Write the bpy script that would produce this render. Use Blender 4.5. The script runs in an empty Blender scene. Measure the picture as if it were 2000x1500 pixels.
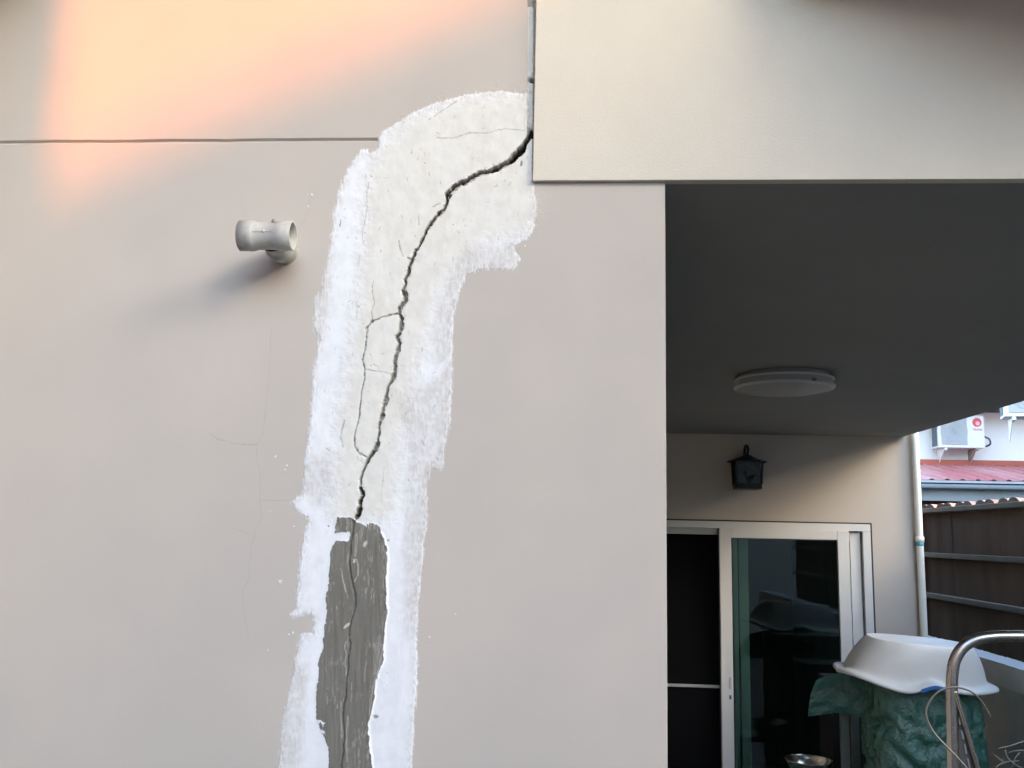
import bpy, math, random
import numpy as np
from mathutils import Vector, Matrix
random.seed(7); rng=np.random.default_rng(7)
S=bpy.context.scene
# ------------------------------------------------------------------ camera
F_PX=1811.15; YAW,PIT,ROL=-0.06847784,0.15944617,0.02244713
CAM=np.array([0.0,-1.75,2.05])
Fv=np.array([math.sin(YAW)*math.cos(PIT),math.cos(YAW)*math.cos(PIT),math.sin(PIT)])
_r=np.cross(Fv,[0,0,1.]);_r/=np.linalg.norm(_r);_u=np.cross(_r,Fv)
Rv=_r*math.cos(ROL)+_u*math.sin(ROL);Uv=-_r*math.sin(ROL)+_u*math.cos(ROL)
cd=bpy.data.cameras.new('camera');cam=bpy.data.objects.new('camera',cd);S.collection.objects.link(cam)
M=Matrix(((Rv[0],Uv[0],-Fv[0],CAM[0]),(Rv[1],Uv[1],-Fv[1],CAM[1]),(Rv[2],Uv[2],-Fv[2],CAM[2]),(0,0,0,1)))
cam.matrix_world=M; cd.sensor_fit='HORIZONTAL';cd.sensor_width=36;cd.lens=36*F_PX/2000;cd.clip_start=.05;cd.clip_end=600
S.camera=cam
S.render.resolution_x=1024;S.render.resolution_y=768
# ------------------------------------------------------------------ light
SAZ,SEL=math.radians(58),math.radians(20)      # azimuth measured from -Y (straight out of the wall) towards +X
SUN=Vector((math.sin(SAZ)*math.cos(SEL),-math.cos(SAZ)*math.cos(SEL),math.sin(SEL)))
W=bpy.data.worlds.new('World');S.world=W;W.use_nodes=True;nt=W.node_tree
bg=nt.nodes['Background'];sky=nt.nodes.new('ShaderNodeTexSky');sky.sky_type='NISHITA';sky.sun_disc=False
sky.sun_elevation=SEL;sky.sun_rotation=math.atan2(SUN.x,SUN.y)
sky.altitude=0;sky.air_density=1.15;sky.dust_density=1.5;sky.ozone_density=.9
nt.links.new(sky.outputs[0],bg.inputs[0]);bg.inputs[1].default_value=.15
sl=bpy.data.lights.new('sun','SUN');sl.energy=2.4;sl.angle=math.radians(1.15);sl.color=(.50,.12,.002)
so=bpy.data.objects.new('sun',sl);S.collection.objects.link(so)
so.rotation_euler=(-SUN).to_track_quat('-Z','Y').to_euler();so.location=SUN*30
vs=S.view_settings;vs.view_transform='Standard';vs.look='None';vs.gamma=1;vs.exposure=3.34;vs.use_curve_mapping=False
S.render.engine='CYCLES'
try:
    S.cycles.use_denoising=True;S.cycles.max_bounces=8;S.cycles.diffuse_bounces=5
except Exception: pass

def ray(x,y): return Fv+Rv*(x-1000)/F_PX+Uv*(750-y)/F_PX
def onY(x,y,Y):
    d=ray(x,y);return CAM+d*((Y-CAM[1])/d[1])
# ------------------------------------------------------------------ helpers
COL=S.collection
def tag(o,label=None,cat=None,group=None,kind=None):
    if label:o['label']=label
    if cat:o['category']=cat
    if group:o['group']=group
    if kind:o['kind']=kind
    return o
def empty(name,loc=(0,0,0),label=None,cat=None,group=None,rz=0):
    o=bpy.data.objects.new(name,None);COL.objects.link(o);o.location=loc;o.rotation_euler=(0,0,rz);o.empty_display_size=.1
    return tag(o,label,cat,group)
class MB:
    def __init__(s): s.v=[];s.f=[];s.sm=[]
    def add(s,v,f,smooth=False):
        n=len(s.v);s.v+= [tuple(map(float,p)) for p in v];s.f+=[tuple(n+i for i in q) for q in f];s.sm+=[smooth]*len(f);return s
    def box(s,x0,x1,y0,y1,z0,z1):
        v=[(x,y,z) for z in(z0,z1) for y in(y0,y1) for x in(x0,x1)]
        return s.add(v,[(0,2,3,1),(4,5,7,6),(0,1,5,4),(2,6,7,3),(0,4,6,2),(1,3,7,5)])
    def bar(s,a,b,w,h,up=(0,0,1)):
        a=Vector(a);b=Vector(b);d=(b-a).normalized();u=Vector(up);r=d.cross(u).normalized();u=r.cross(d)
        v=[p+r*i*w/2+u*j*h/2 for p in(a,b) for j in(-1,1) for i in(-1,1)]
        return s.add(v,[(0,1,3,2),(4,6,7,5),(0,4,5,1),(2,3,7,6),(0,2,6,4),(1,5,7,3)])
    def tube(s,pts,r,n=12,cap=True):
        P=[Vector(p) for p in pts];m=len(P);rs=r if hasattr(r,'__len__') else [r]*m
        t0=(P[1]-P[0]).normalized();nrm=t0.orthogonal().normalized();v=[];prev=t0
        for i in range(m):
            t=((P[min(i+1,m-1)]-P[max(i-1,0)])).normalized()
            q=prev.rotation_difference(t);nrm=(q@nrm);nrm=(nrm-t*nrm.dot(t)).normalized();prev=t;b=t.cross(nrm)
            for k in range(n):
                a=2*math.pi*k/n;v.append(P[i]+(nrm*math.cos(a)+b*math.sin(a))*rs[i])
        f=[(i*n+k,i*n+(k+1)%n,(i+1)*n+(k+1)%n,(i+1)*n+k) for i in range(m-1) for k in range(n)]
        s.add(v,f,True)
        if cap: s.add([v[k] for k in range(n)],[tuple(range(n))[::-1]]);s.add(v[-n:],[tuple(range(n))])
        return s
    def lathe(s,prof,c=(0,0,0),axis=(0,0,1),n=40,smooth=True,ca=True):
        A=Vector(axis).normalized();X=A.orthogonal().normalized();Y=A.cross(X);C=Vector(c);v=[]
        for r,h in prof:
            for k in range(n):
                a=2*math.pi*k/n;v.append(C+A*h+(X*math.cos(a)+Y*math.sin(a))*r)
        m=len(prof)
        f=[(i*n+k,i*n+(k+1)%n,(i+1)*n+(k+1)%n,(i+1)*n+k) for i in range(m-1) for k in range(n)]
        return s.add(v,f,smooth)
    def build(s,name,mat,parent=None,bevel=0,seg=2,label=None):
        me=bpy.data.meshes.new(name);me.from_pydata(s.v,[],s.f);me.update()
        me.polygons.foreach_set('use_smooth',s.sm)
        me.materials.append(mat);o=bpy.data.objects.new(name,me);COL.objects.link(o)
        if parent: o.parent=parent
        if bevel:
            b=o.modifiers.new('bevel','BEVEL');b.width=bevel;b.segments=seg;b.limit_method='ANGLE';b.angle_limit=.6
            me.polygons.foreach_set('use_smooth',[True]*len(me.polygons))
            w=o.modifiers.new('wn','WEIGHTED_NORMAL');w.keep_sharp=True
        if label:o['label']=label
        return o
def catmull(P,k=8):
    P=[Vector(p) for p in P];Q=[P[0]*2-P[1]]+P+[P[-1]*2-P[-2]];o=[]
    for i in range(1,len(Q)-2):
        a,b,c,d=Q[i-1:i+3]
        for j in range(k):
            t=j/k;o.append(.5*((2*b)+(c-a)*t+(2*a-5*b+4*c-d)*t*t+(3*b-a-3*c+d)*t**3))
    return o+[P[-1]]
def mat(name,col,rough=.7,metal=0,var=.0,vscale=8,bump=0,bscale=60,spec=.5,stretch=None,col2=None,mix_lo=.4,mix_hi=.65):
    m=bpy.data.materials.new(name);m.use_nodes=True;n=m.node_tree;B=n.nodes['Principled BSDF']
    B.inputs['Base Color'].default_value=(*col,1);B.inputs['Roughness'].default_value=rough;B.inputs['Metallic'].default_value=metal
    B.inputs['Specular IOR Level'].default_value=spec
    tc=n.nodes.new('ShaderNodeTexCoord');mp=n.nodes.new('ShaderNodeMapping')
    n.links.new(tc.outputs['Object'],mp.inputs[0])
    if stretch: mp.inputs['Scale'].default_value=stretch
    if var or col2:
        no=n.nodes.new('ShaderNodeTexNoise');no.inputs['Scale'].default_value=vscale;no.inputs['Detail'].default_value=6;no.inputs['Roughness'].default_value=.6
        n.links.new(mp.outputs[0],no.inputs['Vector'])
        rp=n.nodes.new('ShaderNodeMapRange');rp.inputs[1].default_value=mix_lo if col2 else .3;rp.inputs[2].default_value=mix_hi if col2 else .7
        n.links.new(no.outputs['Fac'],rp.inputs[0])
        mx=n.nodes.new('ShaderNodeMix');mx.data_type='RGBA'
        c2=col2 if col2 else tuple(c*(1-var) for c in col)
        c1=col if col2 else tuple(min(1,c*(1+var)) for c in col)
        mx.inputs[6].default_value=(*c1,1);mx.inputs[7].default_value=(*c2,1)
        n.links.new(rp.outputs[0],mx.inputs[0]);n.links.new(mx.outputs[2],B.inputs['Base Color'])
        rr=n.nodes.new('ShaderNodeMapRange');rr.inputs[3].default_value=max(0,rough-.07);rr.inputs[4].default_value=min(1,rough+.1)
        n.links.new(no.outputs['Fac'],rr.inputs[0]);n.links.new(rr.outputs[0],B.inputs['Roughness'])
    if bump:
        nb=n.nodes.new('ShaderNodeTexNoise');nb.inputs['Scale'].default_value=bscale;nb.inputs['Detail'].default_value=5
        n.links.new(mp.outputs[0],nb.inputs['Vector'])
        bp=n.nodes.new('ShaderNodeBump');bp.inputs['Strength'].default_value=bump;bp.inputs['Distance'].default_value=.004
        n.links.new(nb.outputs['Fac'],bp.inputs['Height']);n.links.new(bp.outputs[0],B.inputs['Normal'])
    return m
# value noise (numpy)
_T=rng.random((257,257))
def vnoise(x,y):
    xi=np.floor(x).astype(int);yi=np.floor(y).astype(int);fx=x-xi;fy=y-yi
    fx=fx*fx*(3-2*fx);fy=fy*fy*(3-2*fy);a=xi%256;b=yi%256;c=(xi+1)%256;d=(yi+1)%256
    return (_T[a,b]*(1-fx)+_T[c,b]*fx)*(1-fy)+(_T[a,d]*(1-fx)+_T[c,d]*fx)*fy
def fbm(x,y,o=4):
    s=0;w=.5;t=0
    for i in range(o):
        s=s+w*vnoise(x*2**i+17.3*i,y*2**i+5.1*i);t+=w;w*=.5
    return s/t
def sstep(a,b,x):
    t=np.clip((x-a)/(b-a),0,1);return t*t*(3-2*t)

WALLC=(.495,.44,.378)
# ------------------------------------------------------------------ cracked wall material
def wall_mat():
    m=bpy.data.materials.new('cracked_render');m.use_nodes=True;n=m.node_tree;B=n.nodes['Principled BSDF'];L=n.links.new
    tc=n.nodes.new('ShaderNodeTexCoord')
    def att(a):
        x=n.nodes.new('ShaderNodeAttribute');x.attribute_name=a;return x.outputs['Fac']
    def noise(sc,de=5,st=None,ro=.6):
        mp=n.nodes.new('ShaderNodeMapping');L(tc.outputs['Object'],mp.inputs[0])
        if st: mp.inputs['Scale'].default_value=st
        x=n.nodes.new('ShaderNodeTexNoise');x.inputs['Scale'].default_value=sc;x.inputs['Detail'].default_value=de;x.inputs['Roughness'].default_value=ro
        L(mp.outputs[0],x.inputs['Vector']);return x.outputs['Fac']
    def mr(a,lo,hi,o0=0,o1=1):
        x=n.nodes.new('ShaderNodeMapRange');x.interpolation_type='SMOOTHSTEP';L(a,x.inputs[0])
        for i,v in zip((1,2,3,4),(lo,hi,o0,o1)): x.inputs[i].default_value=v
        return x.outputs[0]
    def ma(op,a,b):
        x=n.nodes.new('ShaderNodeMath');x.operation=op
        for i,v in enumerate((a,b)):
            if isinstance(v,(int,float)): x.inputs[i].default_value=v
            else: L(v,x.inputs[i])
        return x.outputs[0]
    def mix(f,a,b,blend='MIX'):
        x=n.nodes.new('ShaderNodeMix');x.data_type='RGBA';x.blend_type=blend
        if isinstance(f,(int,float)): x.inputs[0].default_value=f
        else: L(f,x.inputs[0])
        for i,v in ((6,a),(7,b)):
            if isinstance(v,tuple): x.inputs[i].default_value=(*v,1)
            else: L(v,x.inputs[i])
        return x.outputs[2]
    big=noise(2.2,3);fine=noise(420,3);mid=noise(35,5);stre=noise(60,6,(3.2,1,.35),.7);grain=noise(900,2)
    c=mix(mr(big,.35,.65),tuple(x*1.02 for x in WALLC),(WALLC[0]*.95,WALLC[1]*.96,WALLC[2]*.975))
    c=mix(mr(noise(5,6,(1,1,.25),.7),.5,.8,0,.10),c,(.36,.34,.31))
    # white primer / filler
    cov=ma('ADD',att('white'),ma('MULTIPLY',ma('SUBTRACT',stre,.5),.4))
    cov=mr(cov,.15,.85)
    wc=mix(mr(mid,.35,.7),(.765,.765,.755),(.70,.70,.69))
    wc=mix(mr(noise(13,6,(2,1,.5),.65),.42,.75,0,.35),wc,(.60,.595,.585))
    cr=mix(mr(mid,.35,.65),(.70,.672,.60),(.635,.605,.535))
    cr=mix(mr(noise(9,4),.35,.7,0,.35),cr,(.69,.68,.645))
    wc=mix(att('cream'),wc,cr)
    c=mix(ma('MULTIPLY',cov,ma('ADD',ma('MULTIPLY',att('opac'),1.0),0)),c,wc)
    # cement
    ce=mix(mr(noise(24,5,(1.5,1,.55),.6),.3,.7),(.140,.129,.104),(.172,.160,.132))
    ce=mix(mr(noise(420,2),.3,.75,0,.25),ce,(.20,.19,.165))
    ce=mix(ma('MULTIPLY',ma('MULTIPLY',mr(noise(90,5,(2.0,1,.22),.7),.55,.70),mr(noise(13,3),.5,.66)),.7),ce,(.44,.40,.32))
    ce=mix(att('scrape'),ce,(.50,.46,.39))
    c=mix(mr(ma('ADD',att('cement'),ma('MULTIPLY',ma('SUBTRACT',stre,.5),.5)),.42,.58),c,ce)
    # hairlines, inner crack
    c=mix(att('hair'),c,(.13,.12,.105))
    ic=mix(mr(noise(120,5),.35,.65),(.50,.445,.375),(.31,.27,.22))
    c=mix(att('cavity'),c,ic)
    c=mix(att('black'),c,(.022,.018,.015))
    L(c,B.inputs['Base Color'])
    B.inputs['Roughness'].default_value=.78;B.inputs['Specular IOR Level'].default_value=.3
    h=ma('ADD',ma('MULTIPLY',fine,.25),ma('MULTIPLY',ma('MULTIPLY',stre,ma('MAXIMUM',att('white'),att('cement'))),.3))
    h=ma('ADD',h,ma('MULTIPLY',ma('MULTIPLY',noise(16,5,(1.3,1,.8),.55),att('cream')),1.8))
    h=ma('ADD',h,ma('MULTIPLY',noise(14,2),.5))
    bp=n.nodes.new('ShaderNodeBump');bp.inputs['Strength'].default_value=.35;bp.inputs['Distance'].default_value=.0016
    L(h,bp.inputs['Height']);L(bp.outputs[0],B.inputs['Normal'])
    return m
MWALL=wall_mat()
def plain_wall(name,col,bs=420):
    return mat(name,col,.8,0,.035,3.1,.2,bs,.3)

# traces of the repair and cracks, in the plane of the wall (photograph coordinates, converted to metres below)
WHITE=[(1032,183),(1024,183),(988,180),(952,180),(910,186),(874,195),(835,208),(799,225),(772,243),(745,258),(740,270),(739,285),(734,294),(724,300),(719,293),(706,293),(694,306),(682,327),(673,345),(664,369),(655,399),(649,435),(646,474),(640,504),(634,540),(628,570),(617,583),(613,617),(612,647),(625,657),(620,677),(612,717),(610,767),(605,817),(600,867),(593,917),(590,960),(571,980),(577,997),(593,1007),(603,1020),(593,1040),(588,1083),(583,1123),(580,1160),(578,1190),(567,1200),(572,1208),(607,1197),(613,1213),(612,1237),(587,1238),(583,1260),(575,1300),(567,1340),(558,1383),(552,1427),(547,1467),(543,1500),(536,1600),
 (800,1600),(803,1500),(808,1433),(813,1350),(815,1293),(813,1250),(815,1200),(822,1133),(827,1067),(833,1033),(835,983),(833,950),(843,913),(862,920),(865,907),(867,877),(878,833),(882,767),(883,700),(883,650),(888,610),(893,580),(898,564),(910,537),(934,528),(964,525),(1000,528),(1018,507),(1006,489),(1003,480),(1027,468),(1042,450),(1046,420),(1045,387),(1040,357),(1046,340),(1046,270),(1032,250)]
CREAM=[(752,285),(800,240),(870,205),(960,186),(1046,186),(1046,420),(1020,455),(960,462),(905,500),(862,560),(835,640),(805,760),(785,850),(770,960),(762,1010),(700,1010),(655,1005),(650,930),(665,860),(663,800),(690,700),(700,600),(715,480),(718,360),(735,310)]
THIN=[[(905,490),(1000,478),(1012,500),(1000,525),(930,527),(895,560),(880,640),(872,700),(850,720),(845,640),(870,560)],
      [(770,760),(800,770),(860,730),(882,700),(880,830),(860,915),(835,950),(832,1030),(815,1200),(790,1240),(790,1000),(800,880)],
      [(600,900),(640,880),(650,960),(620,990),(590,960)],[(575,1300),(600,1300),(585,1500),(545,1500)],
      [(613,640),(625,560),(640,500),(652,500),(640,620),(628,660)]]
CEMENT=[(660,1010),(687,1012),(697,1020),(713,1027),(718,1032),(718,1023),(730,1021),(742,1028),(748,1047),(755,1067),(758,1100),(757,1120),(754,1127),(757,1167),(755,1213),(752,1253),(747,1293),(738,1323),(733,1340),(730,1367),(725,1393),(720,1417),(718,1433),(722,1463),(728,1493),(736,1600),(643,1600),(643,1500),(642,1467),(637,1447),(630,1433),(622,1415),(617,1400),(619,1350),(622,1300),(628,1267),(632,1233),(637,1200),(638,1167),(642,1127),(645,1083),(650,1067),(660,1055),(680,1057),(683,1050),(683,1038),(667,1040),(655,1042),(658,1027)]
MAIN=[(1037,262,13),(1027,282,12),(1015,297,14),(1000,312,14),(982,324,11),(955,335,10),(925,346,10),(904,355,12),(886,369,12),(874,387,9),(868,405,6.5),(850,429,8),(835,447,8),(825,465,6.5),(818,486,5.5),(805,504,7),(799,522,9),(796,537,7.5),(791,556,4.5),(787,567,8),(792,580,8),(788,593,9),(783,607,9),(785,623,6),(782,640,9),(777,657,6),(781,670,4.5),(777,687,7),(773,703,5.5),(774,717,5.5),(768,733,8.5),(762,750,5.5),(755,773,6),(749,793,7),(745,813,7),(742,833,4.5),(742,850,4.5),(737,870,6),(728,887,7.5),(720,897,8),(713,910,5.5),(707,927,5),(705,950,3.5),(706,960,8),(707,972,9),(704,993,8),(696,1013,9)]
CEMCR=[(692,1020,5),(690,1030,3),(687,1047,2.6),(684,1077,2.2),(682,1103,3.2),(686,1120,2.6),(689,1140,2.6),(692,1157,2),(695,1177,2),(690,1197,2),(684,1220,2),(682,1240,2),(684,1260,2),(680,1287,2),(680,1307,2.2),(677,1333,2),(675,1363,2.6),(670,1387,2.4),(671,1413,2),(673,1437,2),(670,1473,2.2),(667,1500,2.2),(660,1600,2.2)]
HAIR=[([(780,613),(763,615),(743,622),(727,628),(718,638),(716,660),(713,683),(708,703),(713,722),(712,743),(707,763),(705,783),(703,810),(695,837),(692,853),(693,872),(702,885),(717,893)],1.7,1.),
 ([(714,722),(733,725),(750,727),(765,732)],1.1,.5),([(727,628),(727,610),(731,590),(727,570),(729,550)],.9,.55),
 ([(853,270),(874,270),(895,268),(919,259),(949,261),(985,252),(1024,255)],.8,.55),([(892,199),(874,211),(856,223),(838,235)],1.2,.45),
 ([(722,357),(716,375),(717,405),(713,435),(707,459),(709,477)],1.1,.4),([(673,822),(668,840),(665,853),(670,873)],1.7,.5),
 ([(779,471),(782,489),(787,501)],1.5,.5),([(817,423),(818,441)],.9,.4),([(750,913),(747,950),(745,980)],1,.25),
 ([(703,500),(701,520)],1,.3),([(696,590),(697,620)],1,.3),([(845,404),(860,398)],1,.5),([(1018,315),(1018,322)],2,.8),([(796,504),(806,507)],2,.9),
 ([(665,430),(664,442)],1.2,.7),
 ([(530,640),(528,680),(525,740),(518,800),(513,850),(501,868),(502,900),(508,917),(509,950),(507,977),(512,1010),(500,1033),(492,1063),(487,1100),(485,1133),(473,1158),(476,1183),(480,1223),(485,1243)],.8,.15),
 ([(501,868),(475,868),(457,866),(440,860),(425,858),(412,848)],.8,.27),([(507,977),(545,978),(590,976)],.8,.17),([(455,1032),(482,1042)],.8,.14),
 ([(583,448),(596,430),(604,402),(606,385)],.7,.13),([(488,433),(478,415),(472,392)],.7,.1)]
SCR=[([(666,1110),(670,1133),(677,1157),(680,1170)],1.6,.8),([(690,1092),(697,1093),(700,1107),(699,1123),(693,1137)],1.6,.8),([(677,1253),(673,1260),(673,1267),(677,1277),(674,1297),(677,1310),(677,1333)],1.3,.8),
 ([(667,1370),(665,1390),(667,1420),(668,1440)],1.3,.7),([(679,1400),(677,1440),(677,1487)],3.2,.5),([(730,1130),(722,1190)],.7,.8),([(753,1075),(757,1120),(755,1213),(750,1253),(742,1300),(728,1345),(722,1395)],2.4,.75),([(741,1245),(738,1280),(733,1315)],6,.35),([(697,1045),(694,1085)],4,.4),([(687,1330),(686,1370)],.8,.6),([(716,1290),(712,1330)],1.5,.35)]
BLOBS=[(713,1063,4,8,.4),(678,1222,8,3,-.7),(692,1097,3,4,0),(682,1245,2,3,0)]
SPECK=[(538,892,2.5),(560,909,2.5),(556,918,2),(547,1137,4),(522,1270,2.5),(527,1000,2),(574,1028,3),(889,1200,2),(838,1244,2.5),(836,1262,1.5),(609,380,3),(601,380,2),(602,403,2.3),(585,1000,2),(564,1240,3),(572,1236,3),(1025,481,3),(553,935,1.5),(545,1135,2)]
DSP=[(725,345,1.4),(978,339,1.4),(712,456,1.5),(700,600,2),(758,1056,2.5),(733,1400,6),(1075,565,1),(600,1010,2),(641,1028,2.4),(755,1315,1.2),(756,1340,1.2)]
def poly_sd(P,x,y):
    """signed distance (positive inside) to polygon, arrays"""
    P=np.array(P,float);d=np.full(x.shape,1e9);ins=np.zeros(x.shape,bool)
    for i in range(len(P)):
        a=P[i];b=P[(i+1)%len(P)];e=b-a
        t=np.clip(((x-a[0])*e[0]+(y-a[1])*e[1])/(e@e),0,1)
        d=np.minimum(d,np.hypot(x-a[0]-t*e[0],y-a[1]-t*e[1]))
        if a[1]!=b[1]:
            c=((a[1]>y)!=(b[1]>y))&(x<(b[0]-a[0])*(y-a[1])/(b[1]-a[1])+a[0]);ins^=c
    return np.where(ins,d,-d)
def line_d(P,x,y,val=None):
    """distance, side and interpolated value along polyline"""
    d=np.full(x.shape,1e9);w=np.zeros(x.shape);sg=np.zeros(x.shape);par=np.zeros(x.shape)
    for i in range(len(P)-1):
        a=np.array(P[i][:2],float);b=np.array(P[i+1][:2],float);e=b-a
        t=np.clip(((x-a[0])*e[0]+(y-a[1])*e[1])/(e@e),0,1)
        q=np.hypot(x-a[0]-t*e[0],y-a[1]-t*e[1]);k=q<d
        d=np.where(k,q,d);par=np.where(k,i+t,par)
        if len(P[i])>2: w=np.where(k,P[i][2]+(P[i+1][2]-P[i][2])*t,w)
        s=e[0]*(y-a[1])-e[1]*(x-a[0]);sg=np.where(k,np.sign(s),sg)
    return d,w,sg,par
def build_cracked_wall():
    root=empty('cracked_wall',(0,0,0),'pale beige rendered house wall split by a long crack inside a brushed white repair patch','wall')
    xa=onY(395,800,0)[0];xb=onY(1062,700,0)[0];xc=onY(1300,900,0)[0]
    st=.00128
    xs=np.concatenate([np.linspace(-5,-1.4,8)[:-1],np.linspace(-1.4,xa,36)[:-1],np.arange(xa,xb,st),np.linspace(xb,xc,12)])
    zt=onY(800,-25,0)[2];zb=onY(700,1520,0)[2]
    zs=np.concatenate([np.linspace(-.1,zb,16)[:-1],np.arange(zb,zt,st),np.linspace(zt,6.2,14)])
    nx,nz=len(xs),len(zs);X,Z=np.meshgrid(xs,zs)
    q0=X-CAM[0];q1=np.full_like(X,-CAM[1]);q2=Z-CAM[2]
    dn=q0*Fv[0]+q1*Fv[1]+q2*Fv[2]
    px=1000+F_PX*(q0*Rv[0]+q1*Rv[1]+q2*Rv[2])/dn;py=750-F_PX*(q0*Uv[0]+q1*Uv[1]+q2*Uv[2])/dn
    fine=(px>385)&(px<1070)&(py>-40)&(py<1560)&(X>=xa-.001)&(X<=xb)
    H=np.zeros_like(X)   # height out of the wall (towards camera)
    A={k:np.zeros_like(X) for k in('white','opac','cream','cement','scrape','hair','cavity','black')}
    A['opac'][:]=1
    ii=np.nonzero(fine);x=px[ii];y=py[ii]
    # jitter coordinates so that every edge is ragged
    jx=(fbm(x/9,y/9)-.5)*7+(fbm(x/2.2+50,y/2.2)-.5)*3.;jy=(fbm(x/9+90,y/9)-.5)*7+(fbm(x/2.2,y/2.2+70)-.5)*3.
    sd=poly_sd(WHITE,x+jx*.8,y+jy*.8)
    streak=fbm(x/1.3,y/22,4);st2=fbm(x/7,y/7,3)
    white=sstep(-4.5,3.5,sd+(streak-.5)*9+(fbm(x/1.5,y/1.5+3,2)-.5)*5)
    thin=np.zeros_like(x)
    for P in THIN: thin=np.maximum(thin,sstep(-12,10,poly_sd(P,x+jx*2,y+jy*2)))
    opac=1-thin*(.35+.65*sstep(.3,.72,fbm(x/2.4+9,y/16,5)*.5+st2*.5))*.62
    edge=sstep(20,0,sd)*.55*sstep(.4,.7,fbm(x/2.2+31,y/7,4));opac=np.clip(opac-edge,0.05,1)
    cream=sstep(-30,24,poly_sd(CREAM,x+jx*4,y+jy*4))
    h=.0009*sstep(-1,3,sd)+.0011*cream*(.4+fbm(x/40,y/60,3))+white*.0005*(fbm(x/14,y/30,4)-.5)
    # cement smear with a ridge on its right edge
    sc=poly_sd(CEMENT,x+jx*.6+(vnoise(x/30,y/30)-.5)*5,y+jy*.7);cem=sstep(-1.6,1.4,sc+(streak-.5)*2.5)
    h=h+cem*(.0006+.0013*(fbm(x/4,y/60,3)-.4))+.0016*np.exp(-(sc/2.5)**2)*(x>690)*(y>1040)
    scr=cem*(sstep(.56,.72,fbm(x/2.2+3,y/12+8,4))*sstep(.52,.66,fbm(x/20,y/34+2,2))*.3+sstep(.5,.75,fbm(x/1.5,y/9,4))*sstep(16,3,sc)*(x>700)*.5)
    cem=cem*(1-.55*sstep(6,0,sc)*sstep(.5,.7,fbm(x/2.2,y/6+9,3)))
    for P,w,v in SCR:
        d,_,_,_=line_d(P,x+jx*.35,y+jy*.35);k=sstep(w,w*.3,d)*v*(.35+.65*sstep(.35,.6,streak));scr=np.maximum(scr,k);h=h+k*.0007
    for bx,by,a,b,r in BLOBS:
        u=(x-bx)*math.cos(r)+(y-by)*math.sin(r);v=-(x-bx)*math.sin(r)+(y-by)*math.cos(r)
        k=sstep(1.1,.7,np.hypot(u/a,v/b)+(st2-.5)*.7);scr=np.maximum(scr,k);h=h+k*.001
    cemw=(y>1405)*(y<1500)*sstep(646,618,x+jx*3)*(st2>.45)*.9
    # specks of filler
    for bx,by,r in SPECK:
        k=sstep(1.15,.6,np.hypot((x-bx)/(r*.7),(y-by)/(r*.8))+(fbm(x/1.2,y/1.2,2)-.5)*2.2);white=np.maximum(white,k);opac=np.maximum(opac,k);h=h+k*.0008
    hair_shade=np.zeros_like(x)
    for P,w,v in HAIR:
        d,_,_,par=line_d(P,x+jx*.45,y+jy*.45);wob=.25+1.5*fbm(par*4+w*7,par*0+v*9,3)
        k=sstep(w*wob+.7,w*wob*.3,d)*v*(.6+.4*sstep(.3,.6,vnoise(par*5,par*0)));hair_shade=np.maximum(hair_shade,k);h=h-k*.0022*(w>.85)*v
    for bx,by,r in ((727,628,4.5),(716,641,3),(716,660,2.6),(708,703,2.2)):
        k=sstep(1.1,.6,np.hypot((x-bx)/r,(y-by)/r)+(st2-.5)*.8);hair_shade=np.maximum(hair_shade,k*.6);h=h-k*.003
    for bx,by,r in DSP:
        k=sstep(1.1,.5,np.hypot((x-bx)/r,(y-by)/(r*.8))+(st2-.5)*.7);hair_shade=np.maximum(hair_shade,k*.75);h=h-k*.0015
    # random chips and scratches in the filler
    cr=np.random.default_rng(3)
    for i in range(150):
        while True:
            bx,by=cr.uniform(620,1030),cr.uniform(190,1000)
            if poly_sd(WHITE,np.array([bx]),np.array([by]))[0]>6: break
        L=cr.uniform(1.5,8);an=cr.normal(math.pi/2,.7);wv=cr.uniform(.5,1.1)
        sel=np.nonzero((abs(x-bx)<12)&(abs(y-by)<12))[0]
        d,_,_,_=line_d([(bx,by),(bx+L*math.cos(an),by+L*math.sin(an))],x[sel]+jx[sel]*.5,y[sel]+jy[sel]*.5)
        k=sstep(wv+.5,wv*.2,d)*cr.uniform(.12,.5);hair_shade[sel]=np.maximum(hair_shade[sel],k);h[sel]-=k*.0016
    # main crack
    jx2=(vnoise(x/14+11,y/14)-.5)*6+(vnoise(x/6,y/6)-.5)*2.6+(fbm(x/2.6,y/2.6,2)-.5)*1.5;jy2=(vnoise(x/14,y/14+33)-.5)*6+(vnoise(x/6+40,y/6)-.5)*2.6+(fbm(x/2.6+60,y/2.6,2)-.5)*1.5
    d,w,sg,par=line_d(MAIN,x+jx2,y+jy2)
    hw=w*.5*(.62+.7*fbm(par*1.7,par*0+2,3));inn=sstep(hw+.55,hw-.55,d)
    LSG=-1
    # lower side of the upper half carries a broken ledge
    ledge=(sg*LSG>0)*sstep(-.05,.25,d/np.maximum(hw,1)+(fbm(x/4,y/4,2)-.5)*.5)*((y>322)&(y<640)&(fbm(x/14+3,y/14,2)>.36))
    deepf=np.where(y<560,1.,.42)+.35*((y>950)&(y<1010))+.3*((y>880)&(y<905))
    dep=.030*deepf*inn*(1-.93*ledge)*(.65+.7*fbm(x/5,y/5,2))
    d2,w2,_,_=line_d(CEMCR,x+jx2*.45,y+jy2*.45);in2=sstep(w2*.5+.9,w2*.5-.6,d2);dep=np.maximum(dep,.006*in2)
    cav=np.maximum(inn,in2*.95);deep_shade=np.clip(sstep(.008,.02,dep)*1.0,0,1)*(.55+.45*(y<520)+.3*(y>940));deep_shade=np.maximum(np.clip(deep_shade,0,1),in2*.6)  # near-black by depth: shade inside the crack put into the colour
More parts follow.
